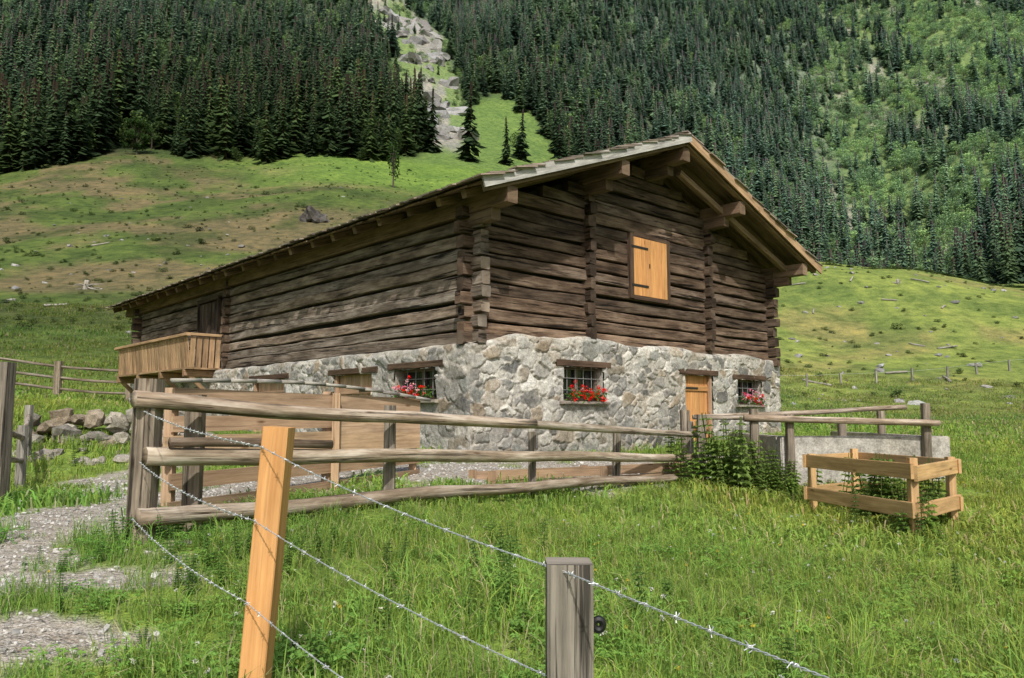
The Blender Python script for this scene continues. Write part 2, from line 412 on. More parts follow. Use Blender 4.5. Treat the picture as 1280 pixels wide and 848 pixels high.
ztG=lambda s: 2.88+.26*ss(.2,1.6,s)-.05*ss(3,9,s)+(.05*np.sin(s*2.3)+.06*(fbm(s*2.5,s*0,8,3)-.5))*ss(0,.5,s)*ss(0,.6,10.7-s)
ztL=lambda s: 2.88+.07*(fbm(s*1.5,s*0,18,3)-.5)*ss(0,.5,s)
ztR=lambda s: 3.09+0*s
gw=[(2.18-U0,3.36-U0,1.89,2.57),(8.42-U0,9.55-U0,1.88,2.5)]
gd=(6.22-U0,7.32-U0,1.0,2.55)
lw=[(.83-V0,2.2-V0,1.9,2.5)]
ld=[(3.05-V0,4.6-V0,.7,2.48),(7.0-V0,8.8-V0,.8,2.5)]
stone_wall('stone_wall_gable',mpG,U1-U0,ztG,.019,gw+[gd],3)
stone_wall('stone_wall_yard_side',mpL,V1-V0,ztL,.03,lw+ld,8)
stone_wall('stone_wall_far_side',mpR,V1-V0,ztR,.08,[],13)
stone_wall('stone_wall_back',mpB,U1-U0,ztR,.08,[],17)

def opening(kind,mp,o,k):
    s0,s1,z0,z1=o
    P=lambda s,d,z: tuple(mp(np.array([s]),np.array([d]),np.array([z]))[0])
    rv=MB(); e=.015; dp=.34
    a,b,c,d=s0-e,s1+e,z0-e,z1+e; f=-.005
    col=(.40,.38,.34)
    for q in (((a,f,c),(b,f,c),(b,dp,c),(a,dp,c)),((a,f,d),(a,dp,d),(b,dp,d),(b,f,d)),((a,f,c),(a,dp,c),(a,dp,d),(a,f,d)),((b,f,c),(b,f,d),(b,dp,d),(b,dp,c))):
        rv.quad(*[P(*x) for x in q],col)
    rv.build(kind+'_reveal_'+k,M['stone'],barn)
    w=MB()
    def bb(mb,p,q,ww,hh,col=(1,1,1),sh='rect',**kw): beam(mb,P(*p),P(*q),ww,hh,sh,.2,.02,0,col,cham=.2,**kw)
    lt=MB(); bb(lt,(s0-.22,.05,z1+.07),(s1+.22,.05,z1+.07),.22,.13,grey(.9)); lt.build('lintel_'+k,M['beam_dark'],barn)
    if kind=='window':
        g=MB(); g.quad(P(a,.24,c),P(b,.24,c),P(b,.24,d),P(a,.24,d)); g.build('window_glass_'+k,M['glass'],barn)
        fr=.06
        for p,q in (((a,.2,c+fr/2),(b,.2,c+fr/2)),((a,.2,d-fr/2),(b,.2,d-fr/2)),((a+fr/2,.197,c),(a+fr/2,.197,d)),((b-fr/2,.197,c),(b-fr/2,.197,d)),(((a+b)/2,.203,c),((a+b)/2,.203,d))):
            beam(w,P(*p),P(*q),fr,fr,'box')
        w.build('window_frame_'+k,M['winframe'],barn)
        ir=MB(); nn=5
        for i in range(1,nn): x=a+(b-a)*i/nn; beam(ir,P(x,.1,c),P(x,.1,d),.018,.018,'round')
        for i in range(1,3): z=c+(d-c)*i/3; beam(ir,P(a,.088,z),P(b,.088,z),.018,.018,'round')
        ir.build('window_bars_'+k,M['bar'],barn)
        si=MB(); bb(si,(s0-.1,-.02,z0-.03),(s1+.1,-.02,z0-.03),.22,.06,grey(.8)); si.build('window_sill_'+k,M['grey_rail'],barn)
    else:
        dr=MB(); nb=max(4,int((b-a)/.17)); ww=(b-a)/nb
        for i in range(nb):
            x=a+ww*(i+.5); beam(dr,P(x,.12,c),P(x,.12,d),ww-.008 if mp is mpG else .035,.035 if mp is mpG else ww-.008,'box',0,0,0,grey(.85,1.12))
        for z in (c+(d-c)*.22,c+(d-c)*.8): beam(dr,P(a+.05,.085,z),P(b-.05,.085,z),.03,.12,'box',col=grey(.8))
        dr.build('door_planks_'+k,M['new'] if mp is mpG else M['board'],barn)
        f_=MB()
        for x in (a+.03,b-.03): beam(f_,P(x,.04,c),P(x,.04,d),.07,.07,'box',col=grey(.9))
        f_.build('door_frame_'+k,M['board'],barn)
        ir=MB(); 
        for z in (c+(d-c)*.22,c+(d-c)*.8): beam(ir,P(a+.05,.062,z),P(a+.65,.062,z),.008,.045,'box')
        ir.build('door_hinges_'+k,M['iron'],barn)
for i,o in enumerate(gw): opening('window',mpG,o,'gable_%d'%i)
opening('door',mpG,gd,'gable')
for i,o in enumerate(lw): opening('window',mpL,o,'yard_%d'%i)
for i,o in enumerate(ld): opening('door',mpL,o,'yard_%d'%i)

def flowers(name,mp,s0,s1,z,cols,n=150):
    P=lambda s,d,zz: Vector(tuple(mp(np.array([s]),np.array([d]),np.array([zz]))[0]))
    bx=MB(); beam(bx,P(s0,-.05,z+.05),P(s1,-.05,z+.05),.15,.11,'box',col=grey(.6)); bx.build(name+'_box',M['beam_dark'],barn)
    g=MB()
    for i in range(560):
        s=U(s0-.05,s1+.05); leafq(g,P(s,-.07+random.gauss(0,.06),z+.13+abs(random.gauss(0,.08))-R()*R()*.2),U(.018,.035),(.07*U(.6,1.4),.17*U(.7,1.3),.03))
    g.build(name+'_leaves',M['leaf'],barn)
    p=MB()
    for k in range(n):
        s=U(s0,s1); c=P(s,-.12+random.gauss(0,.04),z+.19+random.gauss(0,.09)); cl=random.choice(cols); 
        for j in range(18):
            leafq(p,c+Vector((random.gauss(0,.022),random.gauss(0,.022),random.gauss(0,.020))),U(.012,.022),tuple(q*U(.8,1.15) for q in cl))
    p.build(name+'_blossoms',M['petal'],barn)
red=(.80,.015,.012)
flowers('geraniums_gable',mpG,2.3-U0,3.3-U0,1.86,[red,red,red,red,(.85,.10,.10),(.85,.35,.42)],46)
flowers('geraniums_far',mpG,8.55-U0,9.5-U0,1.84,[red,(.85,.25,.38),(.85,.75,.75),(.8,.05,.14)],46)
flowers('geraniums_yard',mpL,.95-V0,2.05-V0,1.87,[red,(.8,.2,.35),(.85,.5,.55),(.8,.03,.03)],34)

# log walls
backing=MB()
pg=[(.14,.14,2.8),(W-.14,.14,2.8),(W-.14,.14,roofz(W)-.4),(RU,.14,RZ-.4),(.14,.14,roofz(0)-.4)]
for vv in (.14,LN-.14):
    k=len(backing.v); backing.v+=[(p[0],vv,p[2]) for p in pg]; backing.face(tuple(range(k,k+5)))
for uu in (.14,W-.14): backing.quad((uu,.14,2.8),(uu,LN-.14,2.8),(uu,LN-.14,5.5),(uu,.14,5.5))
backing.build('wall_core',M['black'],barn)
ST=.262
def logs_gable(vc):
    mb=MB(); z=3.05
    while z<RZ-.5:
        zc=z+ST/2; half=(RZ-.36-(zc+ST/2))/SL
        a=max(-.24+U(-.06,.06),RU-half); b=min(W+.24+U(-.06,.06),RU+half)
        if b-a<.4: break
        k=U(.6,1.3); warm=U(.98,1.10)
        cuts=[a,b]
        if R()<.6 and a<2.5: cuts=[a,3.1,b]
        if R()<.5 and b>8: cuts=cuts[:-1]+[7.42,b]
        for c0,c1 in zip(cuts[:-1],cuts[1:]):
            k2=k*U(.8,1.2)
            beam(mb,(c0,vc+U(-.02,.02),zc+U(-.018,.018)),(c1,vc+U(-.02,.02),zc+U(-.018,.018)),.20*U(.85,1.15),ST*U(.78,.95),'rect',.3,.042,.018,(k2*warm,k2,k2/warm),cham=.17)
        z+=ST
    return mb
g=logs_gable(.09)
beam(g,(-.22,.08,3.0),(W+.22,.08,3.04),.2,.24,'rect',.35,.03,0,grey(.9))
g.build('log_wall_gable',M['log_dark'],barn)
logs_gable(LN-.09).build('log_wall_back',M['log_dark'],barn)
def logs_side(uc,name,mat):
    mb=MB(); z=2.90
    while z<roofz(0)-.5:
        zc=z+ST/2; k=U(.55,1.3); wm=U(.98,1.08)
        j=11+U(-.05,.05)
        for a,b in ((-.24+U(-.06,.06),j),(j+.02,LN+.24)):
            k2=k*U(.9,1.1)
            beam(mb,(uc+U(-.02,.02),a,zc+U(-.02,.02)),(uc+U(-.02,.02),b,zc+U(-.02,.02)),.20*U(.85,1.15),ST*U(.78,.95),'rect',.3,.042,.030,(k2*wm,k2,k2/wm),cham=.17)
        z+=ST
    mb.build(name,mat,barn)
logs_side(.09,'log_wall_yard_side',M['log_grey']); logs_side(W-.09,'log_wall_far_side',M['log_dark'])
mb=MB()
for uu,zt in ((3.1,roofz(3.1)-.5),(7.42,roofz(7.42)-.5)):
    z=3.16
    while z<zt:
        k=U(.4,.9); beam(mb,(uu+U(-.02,.02),.12,z+ST/2),(uu+U(-.02,.02),-.17+U(-.05,.05),z+ST/2),.18*U(.8,1.15),ST*U(.78,.92),'rect',.15,.03,0,(k*1.05,k,k*.95),cham=.2); z+=ST
for vv in (11.0,):
    z=3.12
    while z<roofz(0)-.5:
        k=U(.6,1.2)
        beam(mb,(.12,vv+U(-.02,.02),z+ST/2),(-.17+U(-.05,.05),vv,z+ST/2),.18*U(.8,1.15),ST*U(.78,.92),'rect',.15,.03,0,(k*1.05,k,k*.95),cham=.2)
        z+=ST
mb.build('cross_wall_log_ends',M['log_dark'],barn)
# gable shutter
sh=MB(); u0,u1,z0,z1=4.50,5.70,4.25,5.55
for i in range(6):
    x=u0+(u1-u0)*(i+.5)/6; beam(sh,(x,-.085,z0),(x,-.085,z1),(u1-u0)/6-.006,.035,'box',col=grey(.88,1.1))
sh.build('loft_shutter',M['new'],barn)
fr=MB()
for p,q in (((u0-.06,-.06,z0-.08),(u0-.06,-.06,z1+.08)),((u1+.06,-.06,z0-.08),(u1+.06,-.06,z1+.08))): beam(fr,p,q,.11,.09,'box',col=grey(.8))
for zz in (z0-.05,z1+.05): beam(fr,(u0-.0,-.062,zz),(u1+.0,-.062,zz),.09,.09,'box',col=grey(.8))
fr.build('shutter_frame',M['beam_dark'],barn)
ir=MB()
for zz in (z0+.22,z1-.22): beam(ir,(u0-.08,-.11,zz),(u0+.5,-.11,zz),.010,.05,'box')
beam(ir,(u0+.55,-.11,(z0+z1)/2),(u0+.55,-.11,(z0+z1)/2+.1),.02,.02,'box')
ir.build('shutter_hinges',M['iron'],barn)
dd=MB()
for i in range(7):
    y=11.75+i*.2; beam(dd,(-.05,y,3.15),(-.05,y,4.95),.04,.19,'box',col=grey(.5,.8))
beam(dd,(-.06,11.6,3.1),(-.06,11.6,5.05),.09,.1,'box',col=grey(.6)); beam(dd,(-.06,13.12,3.1),(-.06,13.12,5.05),.09,.1,'box',col=grey(.6)); beam(dd,(-.063,11.55,5.05),(-.063,13.17,5.05),.1,.12,'box',col=grey(.6))
dd.build('loft_door',M['log_dark'],barn)

# roof
VA,VB=-1.12,LN+1.5; AL=5.92/math.cos(th)
def RP(side,a,v,off):
    return (RU+side*(a*math.cos(th)+off*math.sin(th)),v,RZ-a*math.sin(th)+off*math.cos(th))
nrm={s:(s*math.sin(th),0,math.cos(th)) for s in (-1,1)}
ub=MB(); shg=MB(); rf=MB()
for s in (-1,1):
    v=VA+.03
    while v<VB-.02:
        w=U(.18,.27); 
        beam(ub,RP(s,.02,v+w/2,-.10),RP(s,AL+U(-.06,.06),v+w/2,-.10),w-.012,.03,'box',col=grey(.7,1.25),up=nrm[s]); v+=w
    a=AL+.14
    row=0
    while a>.1:
        v=VA-.03-U(0,.1)
        while v<VB:
            w=U(.12,.26); j=U(-.05,.05) if row else U(-.13,.07)
            k=U(.6,1.35)
            beam(shg,RP(s,max(a-.55,0),v+w/2,-.065),RP(s,a+j,v+w/2,-.02+U(-.008,.026)),w-.008,.024,'box',col=(k*U(.95,1.1),k,k*U(.9,1)),up=nrm[s]); v+=w
        a-=.27; row+=1
    vs=[VA+.10,-.42]+[0.35+i*.95 for i in range(22)]
    for v in vs:
        if v<VB: beam(rf,RP(s,.0,v,-.20),RP(s,AL-.10+U(-.04,.06),v,-.20),.13,.15,'rect',1.0,.02,0,grey(.8,1.2),up=nrm[s],cham=.15)
for s in(-1,1):
    v=VA
    while v<VB:
        beam(shg,RP(s,-.02,v+.2,.025+U(0,.012)),RP(s,.24,v+.2,.025+U(0,.012)),.39,.025,'box',col=grey(.7,1.2),up=nrm[s]); v+=.4
ub.build('roof_boards',M['under'],barn); shg.build('roof_shingles',M['shingle'],barn); rf.build('roof_rafters',M['under'],barn)
bg=MB()
beam(bg,RP(-1,-.0,VA-.035,-.12),RP(-1,AL+.05,VA-.035,-.12),.035,.19,'box',up=nrm[-1])
bg.build('bargeboard_yard_side',M['barge'],barn)
bg=MB()
beam(bg,RP(1,.04,VA-.03,-.14),RP(1,AL+.05,VA-.03,-.14),.035,.20,'box',up=nrm[1],col=grey(1.1))
bg.build('bargeboard_far_side',M['balc'],barn)
pl=MB()
for uu in (0.02,3.1,RU,7.42,W-.02):
    zt=roofz(uu)-.30-(0 if uu!=RU else .03)
    c=grey(.8,1.1)
    beam(pl,(uu,VA+.06,zt-.16),(uu,VB-.1,zt-.16),.24,.30,'rect',.6,.015,0,c,cham=.12)
    beam(pl,(uu,-.62,zt-.42),(uu,.2,zt-.42),.21,.22,'rect',.3,.02,0,grey(.6,.9),cham=.15)
pl.build('roof_purlins',M['under'],barn)
br=MB(); 
beam(br,(RU+.4,-.55,roofz(RU+.4)-.55),(W-.1,-.55,roofz(W-.1)-.45),.12,.14,'rect',.6,.01,0,grey(1.2),cham=.15)
br.build('overhang_brace',M['under'],barn)

# balcony
bal=MB(); y0,y1=11.4,18.0; ox=-.95
for i in range(int((y1-y0)/.17)):
    y=y0+.085+i*.17
    beam(bal,(ox+.06,y,2.95),(ox-.03,y,3.82),.03,.135,'box',col=grey(.75,1.25),up=(0,1,0))
for i in range(5):
    x=ox+.1+i*.18; beam(bal,(x,y0,2.95),(x,y0-.06,3.82),.135,.03,'box',col=grey(.75,1.25),up=(0,1,0)); beam(bal,(x,y1,2.95),(x,y1+.05,3.82),.135,.03,'box',col=grey(.75,1.25),up=(0,1,0))
beam(bal,(ox-.05,y0-.12,3.88),(ox-.05,y1+.1,3.88),.14,.09,'rect',col=grey(1.1)); beam(bal,(ox,y0-.08,3.882),(.0,y0-.08,3.882),.12,.08,'rect',col=grey(1.1)); beam(bal,(ox,y1+.06,3.882),(.0,y1+.06,3.882),.12,.08,'rect')
beam(bal,(ox+.1,y0-.0,3.05),(ox+.1,y1,3.05),.08,.14,'rect')
bal.build('balcony_railing',M['balc'],barn)
bf=MB()
for i in range(5): beam(bf,(-.9+i*.2,y0-.02,2.93),(-.9+i*.2,y1+.02,2.93),.19,.05,'box',col=grey(.7,1))
for y in (y0+.2,y0+2.2,y0+4.3,y1-.2):
    beam(bf,(.1,y,2.8),(-1.0,y,2.8),.16,.2,'rect',col=grey(.8)); beam(bf,(-.18,y,2.1),(-.85,y,2.75),.12,.12,'rect',col=grey(.8))
bf.build('balcony_floor',M['balc'],barn)

# ------------------------------------------------------------------ FENCES
def post(mb,x,y,ztop,w,h=None,lean=(0,0),shape='rect',col=None,base=None,**kw):
    zb=(h1(x,y) if base is None else base)-.25
    beam(mb,(x,y,zb),(x+lean[0],y+lean[1],ztop),w,h or w,shape,.2,kw.get('jit',.03),0,col or grey(.85,1.1),cham=kw.get('cham',.25))
lf=empty('log_rail_fence')
p=MB()
post(p,-3.30,7.05,1.93,.20,.22,(.03,0),col=(.82,.72,.62)); post(p,-3.05,7.55,1.80,.16,.16,col=(.8,.7,.6))
post(p,-1.42,8.99+.14,1.72,.13,col=(.8,.74,.66)); post(p,.28,10.8+.15,1.38,.11,col=(.8,.74,.66)); post(p,1.63,12.3+.15,1.42,.12,lean=(.04,0),col=(.8,.74,.66))
post(p,3.08,13.95,1.70,.15,col=(.95,.85,.75)); post(p,3.34,14.0,1.62,.15,lean=(.05,0),col=(.8,.74,.66)); post(p,3.25,14.4,1.5,.13)
p.build('posts',M['post_grey'],lf)
r=MB()
beam(r,(-3.32,6.86,1.74),(.3,10.6,1.50),.155,.155,'round',.25,.05,.03,(1.1,1.05,1.0),taper=.85)
beam(r,(-.1,10.2,1.52),(3.25,13.8,1.27),.125,.125,'round',.25,.05,.02,(1.0,1.0,.98),taper=.8)
beam(r,(-3.22,6.90,1.24),(3.2,13.8,.86),.165,.165,'round',.25,.05,.03,(1.1,1.08,1.02),taper=.8)
beam(r,(-3.26,6.90,.70),(3.1,13.7,.55),.18,.165,'round',.25,.055,.04,(.85,.82,.78),taper=.75)
beam(r,(-3.05,7.0,1.36),(-1.9,8.3,1.30),.06,.09,'round',.3,.04,.01,(.40,.35,.31))
r.build('rails',M['rail'],lf,True)

pf=empty('board_pen_fence')
A0=Vector((-3.62,8.35,0)); A1=Vector((-1.42,12.0,0))
b=MB()
def bd(s0,s1,z0,z1,h,off=0,c=None,zz=0):
    d=A1-A0; nr=Vector((d.y,-d.x,0)).normalized()
    a=A0+d*s0+nr*off; e=A0+d*s1+nr*off
    beam(b,(a.x,a.y,z0),(e.x,e.y,z1),.04,h,'box',.6,.01,0,c or grey(.9,1.2))
bd(0,1.0,1.78,1.74,.24); bd(.0,.56,1.51,1.53,.17,.0,grey(.95)); bd(.57,1.0,1.47,1.47,.22,.0)
bd(-.02,1.0,1.24,1.26,.29,.0); bd(0,1,.90,.97,.17,0,grey(.7)); bd(0,1.0,.62,.72,.14,0,grey(.55))
b.build('boards',M['board'],pf)
b=MB(); d=A1-A0
for s,zt in ((0.01,1.9),(.33,1.7),(.56,1.92),(.99,1.85)):
    q=A0+d*s; post(b,q.x-.07,q.y+.05,zt,.11,.11,shape='box',jit=0,col=grey(.9,1.1))
q=A0+d*.56; post(b,q.x+.07,q.y-.05,1.90,.10,.05,shape='box',jit=0,col=grey(1.05))
b.build('uprights',M['board'],pf)
b=MB(); prev=None
for i in range(13):
    s=-.02+1.06*i/12; q=A0+d*s; z=1.97+.10*math.sin(math.pi*i/12)-.13*(i/12)
    c=(q.x+.06,q.y-.03,z)
    if prev: beam(b,prev,c,.05,.05,'round',0,0,0,grey(1.2))
    prev=c
b.build('curved_top_bar',M['post_grey'],pf,True)

tr=empty('timber_trough'); b=MB()
for i,(z,o) in enumerate(((.75,0),(.92,0),(.78,.5),(.95,.5))):
    beam(b,(-1.7+o*.6,11.2-o*.4+.3,z),(1.9+o*.6,14.0-o*.4+.1-.35,z),.06,.15,'box',col=grey(.7,1))
for k in (0,.5,1):
    x=-1.7+3.6*k; y=11.5+2.3*k
    beam(b,(x,y,.4),(x,y,1.02),.12,.12,'box',col=grey(.6)); beam(b,(x+.3,y-.25,.4),(x+.3,y-.25,1.02),.12,.12,'box',col=grey(.6)); 
tr.location=(1.1,.5,-.24)
b.build('boards',M['board'],tr)

cw_=empty('concrete_pit_wall')
def boxmesh(name,x0,x1,y0,y1,z0,z1,mat,parent,bev=.02):
    bm_=bmesh.new(); bmesh.ops.create_cube(bm_,size=1)
    for v in bm_.verts: v.co=Vector(((x0+x1)/2+v.co.x*(x1-x0),(y0+y1)/2+v.co.y*(y1-y0),(z0+z1)/2+v.co.z*(z1-z0)))
    bmesh.ops.bevel(bm_,geom=bm_.edges[:],offset=bev,segments=2,affect='EDGES')
    me=bpy.data.meshes.new(name); bm_.to_mesh(me); bm_.free(); me.materials.append(mat)
    o=bpy.data.objects.new(name,me); root.objects.link(o); o.parent=parent; return o
boxmesh('front_wall',4.75,7.75,13.9,14.12,-.2,1.24,M['concrete'],cw_)
boxmesh('side_wall',7.53,7.752,14.125,18.6,-.2,1.235,M['concrete'],cw_)
boxmesh('near_side_wall',4.748,4.97,14.125,17.2,-.2,1.235,M['concrete'],cw_)
boxmesh('slab',4.975,7.525,14.125,18.6,.2,.7,M['concrete'],cw_)
rf2=empty('pit_rail_fence'); b=MB()
for x,y,zt in ((4.25,13.75,1.72),(4.88,13.82,1.62),(6.42,15.2,1.5),(7.28,13.82,1.82),(7.64,16.2,1.7)):
    post(b,x,y,zt,.13,lean=(U(-.04,.04),0),col=(.85,.76,.66))
b.build('posts',M['post_grey'],rf2)
b=MB()
beam(b,(4.05,13.68,1.56),(7.45,13.68,1.47),.13,.13,'round',.25,.05,.02,(1.1,1.05,1.0),taper=.85)
beam(b,(3.6,15.6,1.57),(8.2,16.3,1.78),.10,.10,'round',.25,.05,.03,(.9,.87,.85)); beam(b,(3.3,14.2,1.58),(4.9,14.0,1.55),.09,.09,'round',.25,.05,.0)
b.build('rails',M['rail'],rf2,True)

cf=empty('wooden_frame_enclosure'); b=MB()
N_=Vector((4.97,9.8,0));L_=Vector((4.6,12.1,0));R_=Vector((6.0,10.8,0));B_=Vector((5.65,13.0,0))
for q,zt in ((N_,1.08),(L_,1.02),(R_,1.04),(B_,1.06)): beam(b,(q.x,q.y,-.2),(q.x,q.y,zt),.10,.10,'rect',.3,.01,0,grey(.85,1.05),cham=.12)
cen=(N_+B_)/2
def rail_(p,q,z,h):
    d=(q-p).normalized(); o=((p+q)/2-cen); nr=Vector((d.y,-d.x,0)); nr=nr if nr.dot(o)>0 else -nr
    p2=p+nr*.072-d*.10; q2=q+nr*.072+d*.10
    beam(b,(p2.x,p2.y,z+U(-.02,.02)),(q2.x,q2.y,z+U(-.02,.02)),.042,h,'rect',.5,.01,0,grey(.75,1.05),cham=.1)
for p_,q_ in ((N_,L_),(N_,R_),(R_,B_),(L_,B_)):
    rail_(p_,q_,.90,.19); rail_(p_,q_,.43,.19)
b.build('posts_and_boards',M['newy'],cf)

gp=empty('gate_post'); b=MB(); post(b,-5.95,9.1,2.22,.22,shape='rect',col=(.8,.73,.66)); b.build('post',M['post_grey'],gp)
sf=empty('paddock_fence'); b=MB()
pts=[(-6.1,9.3),(-7.6,12.2),(-9.0,14.6)]
for x,y in pts[1:]: post(b,x,y,h1(x,y)+1.0,.12)
b.build('posts',M['post_grey'],sf); b=MB()
for k in range(2):
    for z in (.45,.8): beam(b,(*pts[k],h1(*pts[k])+z+.1),(*pts[k+1],h1(*pts[k+1])+z),.08,.08,'round',.3,.04,.02,grey(.9))
b.build('rails',M['rail'],sf,True)
ff=empty('hill_rail_fence'); b=MB(); c=MB()
pts=[(-22,27.5),(-19.2,27.8),(-16.3,28),(-13.9,28.4)]
for x,y in pts: post(b,x,y,h1(x,y)+1.35,.22)
for k in range(3):
    for z in (.35,.75,1.15): beam(c,(*pts[k],h1(*pts[k])+z),(*pts[k+1],h1(*pts[k+1])+z),.10,.10,'round',.5,.03,.03,grey(.6))
b.build('posts',M['rail'],ff); c.build('rails',M['rail'],ff,True)
wf=empty('meadow_wire_fence'); b=MB(); wr=MB(); pv=None
for i in range(16):
    x=20+i*3.3; y=61+i*.9+U(-.4,.4); hh=1.05+U(-.1,.15); post(b,x,y,h1(x,y)+hh,.15,shape='rect',lean=(U(-.08,.08),0))
    c=(x,y,h1(x,y)+.9)
    if pv: beam(wr,pv,c,.012,.012,'box')
    pv=c
b.build('posts',M['post_grey'],wf); wr.build('wire',M['steel'],wf)

# barbed wire fence
bw=empty('barbed_wire_fence')
b=MB(); beam(b,(-1.275,3.9,-.2),(-1.15,3.88,1.545),.125,.135,'rect',.3,.010,.004,(1.05,1.08,1.1),cham=.08); b.build('new_wooden_post',M['new'],bw)
b=MB(); beam(b,(.165,2.4,-.4),(.17,2.4,1.165),.135,.13,'rect',.05,.018,0,(.80,.76,.71),cham=.14); beam(b,(1.55,-.6,-.6),(1.55,-.6,1.2),.13,.13,'rect',.2,.01); b.build('weathered_post',M['post_grey'],bw)
me=bpy.data.meshes.new('ring_insulator'); vs=[];fs=[]
for i in range(20):
    for j in range(8):
        a=2*math.pi*i/20; c=2*math.pi*j/8; rr_=.015+.0115*math.cos(c)
        vs.append((.256+rr_*math.cos(a)*.9,2.38+.010*math.sin(c),.985+rr_*math.sin(a)))
for i in range(20):
    for j in range(8): fs.append((i*8+j,((i+1)%20)*8+j,((i+1)%20)*8+(j+1)%8,i*8+(j+1)%8))
me.from_pydata(vs,[],fs); me.materials.append(M['plastic']); o=bpy.data.objects.new('ring_insulator',me); root.objects.link(o); o.parent=bw
def wire(name,pts,sag):
    cu=bpy.data.curves.new(name,'CURVE'); cu.dimensions='3D'; cu.bevel_depth=.0014; cu.bevel_resolution=1
    path=[]
    for k in range(len(pts)-1):
        a=Vector(pts[k]);c=Vector(pts[k+1]); L=(c-a).length; nn=int(L/.012)
        for i in range(nn): s=i/nn; q=a.lerp(c,s); q.z-=sag[k]*4*s*(1-s); path.append(q)
    path.append(Vector(pts[-1]))
    for ph in (0,math.pi):
        sp=cu.splines.new('POLY'); sp.points.add(len(path)-1)
        for i,q in enumerate(path):
            t_=(path[min(i+1,len(path)-1)]-path[max(i-1,0)]).normalized(); s_=t_.cross(Vector((0,0,1))).normalized(); n_=s_.cross(t_)
            a=i*.012/.05*2*math.pi+ph; q2=q+(s_*math.cos(a)+n_*math.sin(a))*.0024
            sp.points[i].co=(*q2,1)
    for i in range(5,len(path)-5,10):
        q=path[i]; t_=(path[i+1]-path[i-1]).normalized(); s_=t_.cross(Vector((0,0,1))).normalized(); n_=s_.cross(t_)
        sp=cu.splines.new('POLY'); sp.points.add(12); a0=U(0,6.28)
        for j in range(13):
            a=a0+j*.9; rad=.0045 if 0<j<12 else .013
            sp.points[j].co=(*(q+t_*((j-6)*.0014)+(s_*math.cos(a)+n_*math.sin(a))*rad),1)
        sp=cu.splines.new('POLY'); sp.points.add(1); a=a0+1.4
        dv=(s_*math.cos(a)+n_*math.sin(a)+t_*.5)*.012
        sp.points[0].co=(*(q-dv),1); sp.points[1].co=(*(q+dv),1)
    cu.materials.append(M['steel']); o=bpy.data.objects.new(name,cu); root.objects.link(o); o.parent=bw
wire('top_wire',[(-3.22,6.85,1.64),(-1.21,3.80,1.45),(.16,2.325,1.145),(1.55,-.52,1.10)],[.03,.03,.01])
wire('middle_wire',[(-3.24,6.85,1.20),(-1.235,3.80,1.10),(.16,2.325,.83),(1.55,-.52,.8)],[.05,.03,.02])
wire('bottom_wire',[(-3.28,6.85,.72),(-1.26,3.80,.72),(.16,2.325,.48),(1.55,-.52,.5)],[.05,.05,.02])

# stone retaining wall
rw=MB()
for row in range(4):
    x=-9.9
    while x<-6.9:
        w=U(.10,.30); y=15.5+(x+8)*-.05+row*.12; pal=random.choice([(.25,.235,.20),(.18,.17,.15),(.32,.30,.26),(.25,.21,.16)])
        if R()<.85: rock(rw,(x+w,y+U(-.15,.15),h1(x,15.1)+.02+row*.20+U(-.08,.08)),(w,U(.15,.25),U(.09,.2)),2,pal,.6)
        x+=w*U(1.5,2.2)
for i in range(25): x=U(-9.8,-6.2); y=U(14.3,15.2); s=U(.05,.16); rock(rw,(x,y,h1(x,y)+s*.3),(s*1.3,s,s*.7),2,(.30,.28,.25),.5)
rw.build('stone_retaining_wall',M['rock'])
b=MB(); x,y=-.262*125,125; rock(b,(x,y,h1(x,y)+.3),(2.0,1.4,1.5),3,(.075,.07,.065),.9)
rock(b,(x+1.6,y,h1(x,y)+.1),(1.2,1.1,.9),3,(.10,.095,.09),.8); b.build('boulder',M['rock'])
def stump(x,y,sc):
    b=MB(); z=h1(x,y)
    beam(b,(x,y,z-.2),(x+.1*sc,y,z+.9*sc),.55*sc,.55*sc,'round',.2,.1,0,grey(1.2),taper=.75)
    for i in range(11):
        a=U(0,6.28); L=U(.8,1.8)*sc
        beam(b,(x,y,z+U(.1,.4)*sc),(x+math.cos(a)*L,y+math.sin(a)*L*.5,z+U(-.1,.7)*sc),.14*sc,.14*sc,'round',.2,.08,.15*sc,grey(1,1.4),taper=.25)
    b.build('tree_stump',M['post_grey'],None,True)
stump(-.553*75,75,1.0); stump(.50*100,100,.7); stump(-.42*62,62,.5)
b=MB()
for i in range(150):
    t_=random.choice([U(-.7,-.2),U(.35,.7)]); y=U(50,170 if t_<0 else 112); x=t_*y; s=U(.08,.3)+.3*R()**6
    rock(b,(x,y,h1(x,y)+s*.0),(s*U(.8,1.8),s,s*.6),1,grey(.16,.36),.5)
b.build('scattered_rocks',M['rock'])
# bare rock outcrops beside the clearing
b=MB()
for i in range(46):
    dd_=U(300,470); tq_=float(np.interp(dd_,[280,340,420,500],[-.085,-.105,-.125,-.16]))+U(-.035,.035); x=tq_*dd_; y=dd_; s=U(1.5,5.0)
    rock(b,(x,y,h1(x,y)-s*.15),(s*U(.8,1.6),s*.8,s*U(.6,1.1)),2,grey(.20,.32),.8)
b.build('rock_outcrop',M['rock'])
lg=MB()
for i in range(16):
    t_=random.choice([U(-.7,-.3),U(.38,.6)]); y=U(60,108); x=t_*y; a=U(0,3.14); L=U(.8,2.4)
    x2,y2=x+math.cos(a)*L,y+math.sin(a)*L
    beam(lg,(x,y,h1(x,y)+.1),(x2,y2,h1(x2,y2)+.15),.22,.22,'round',.4,.08,.05,grey(.9,1.3),taper=.7)
lg.build('fallen_logs',M['post_grey'],None,True)

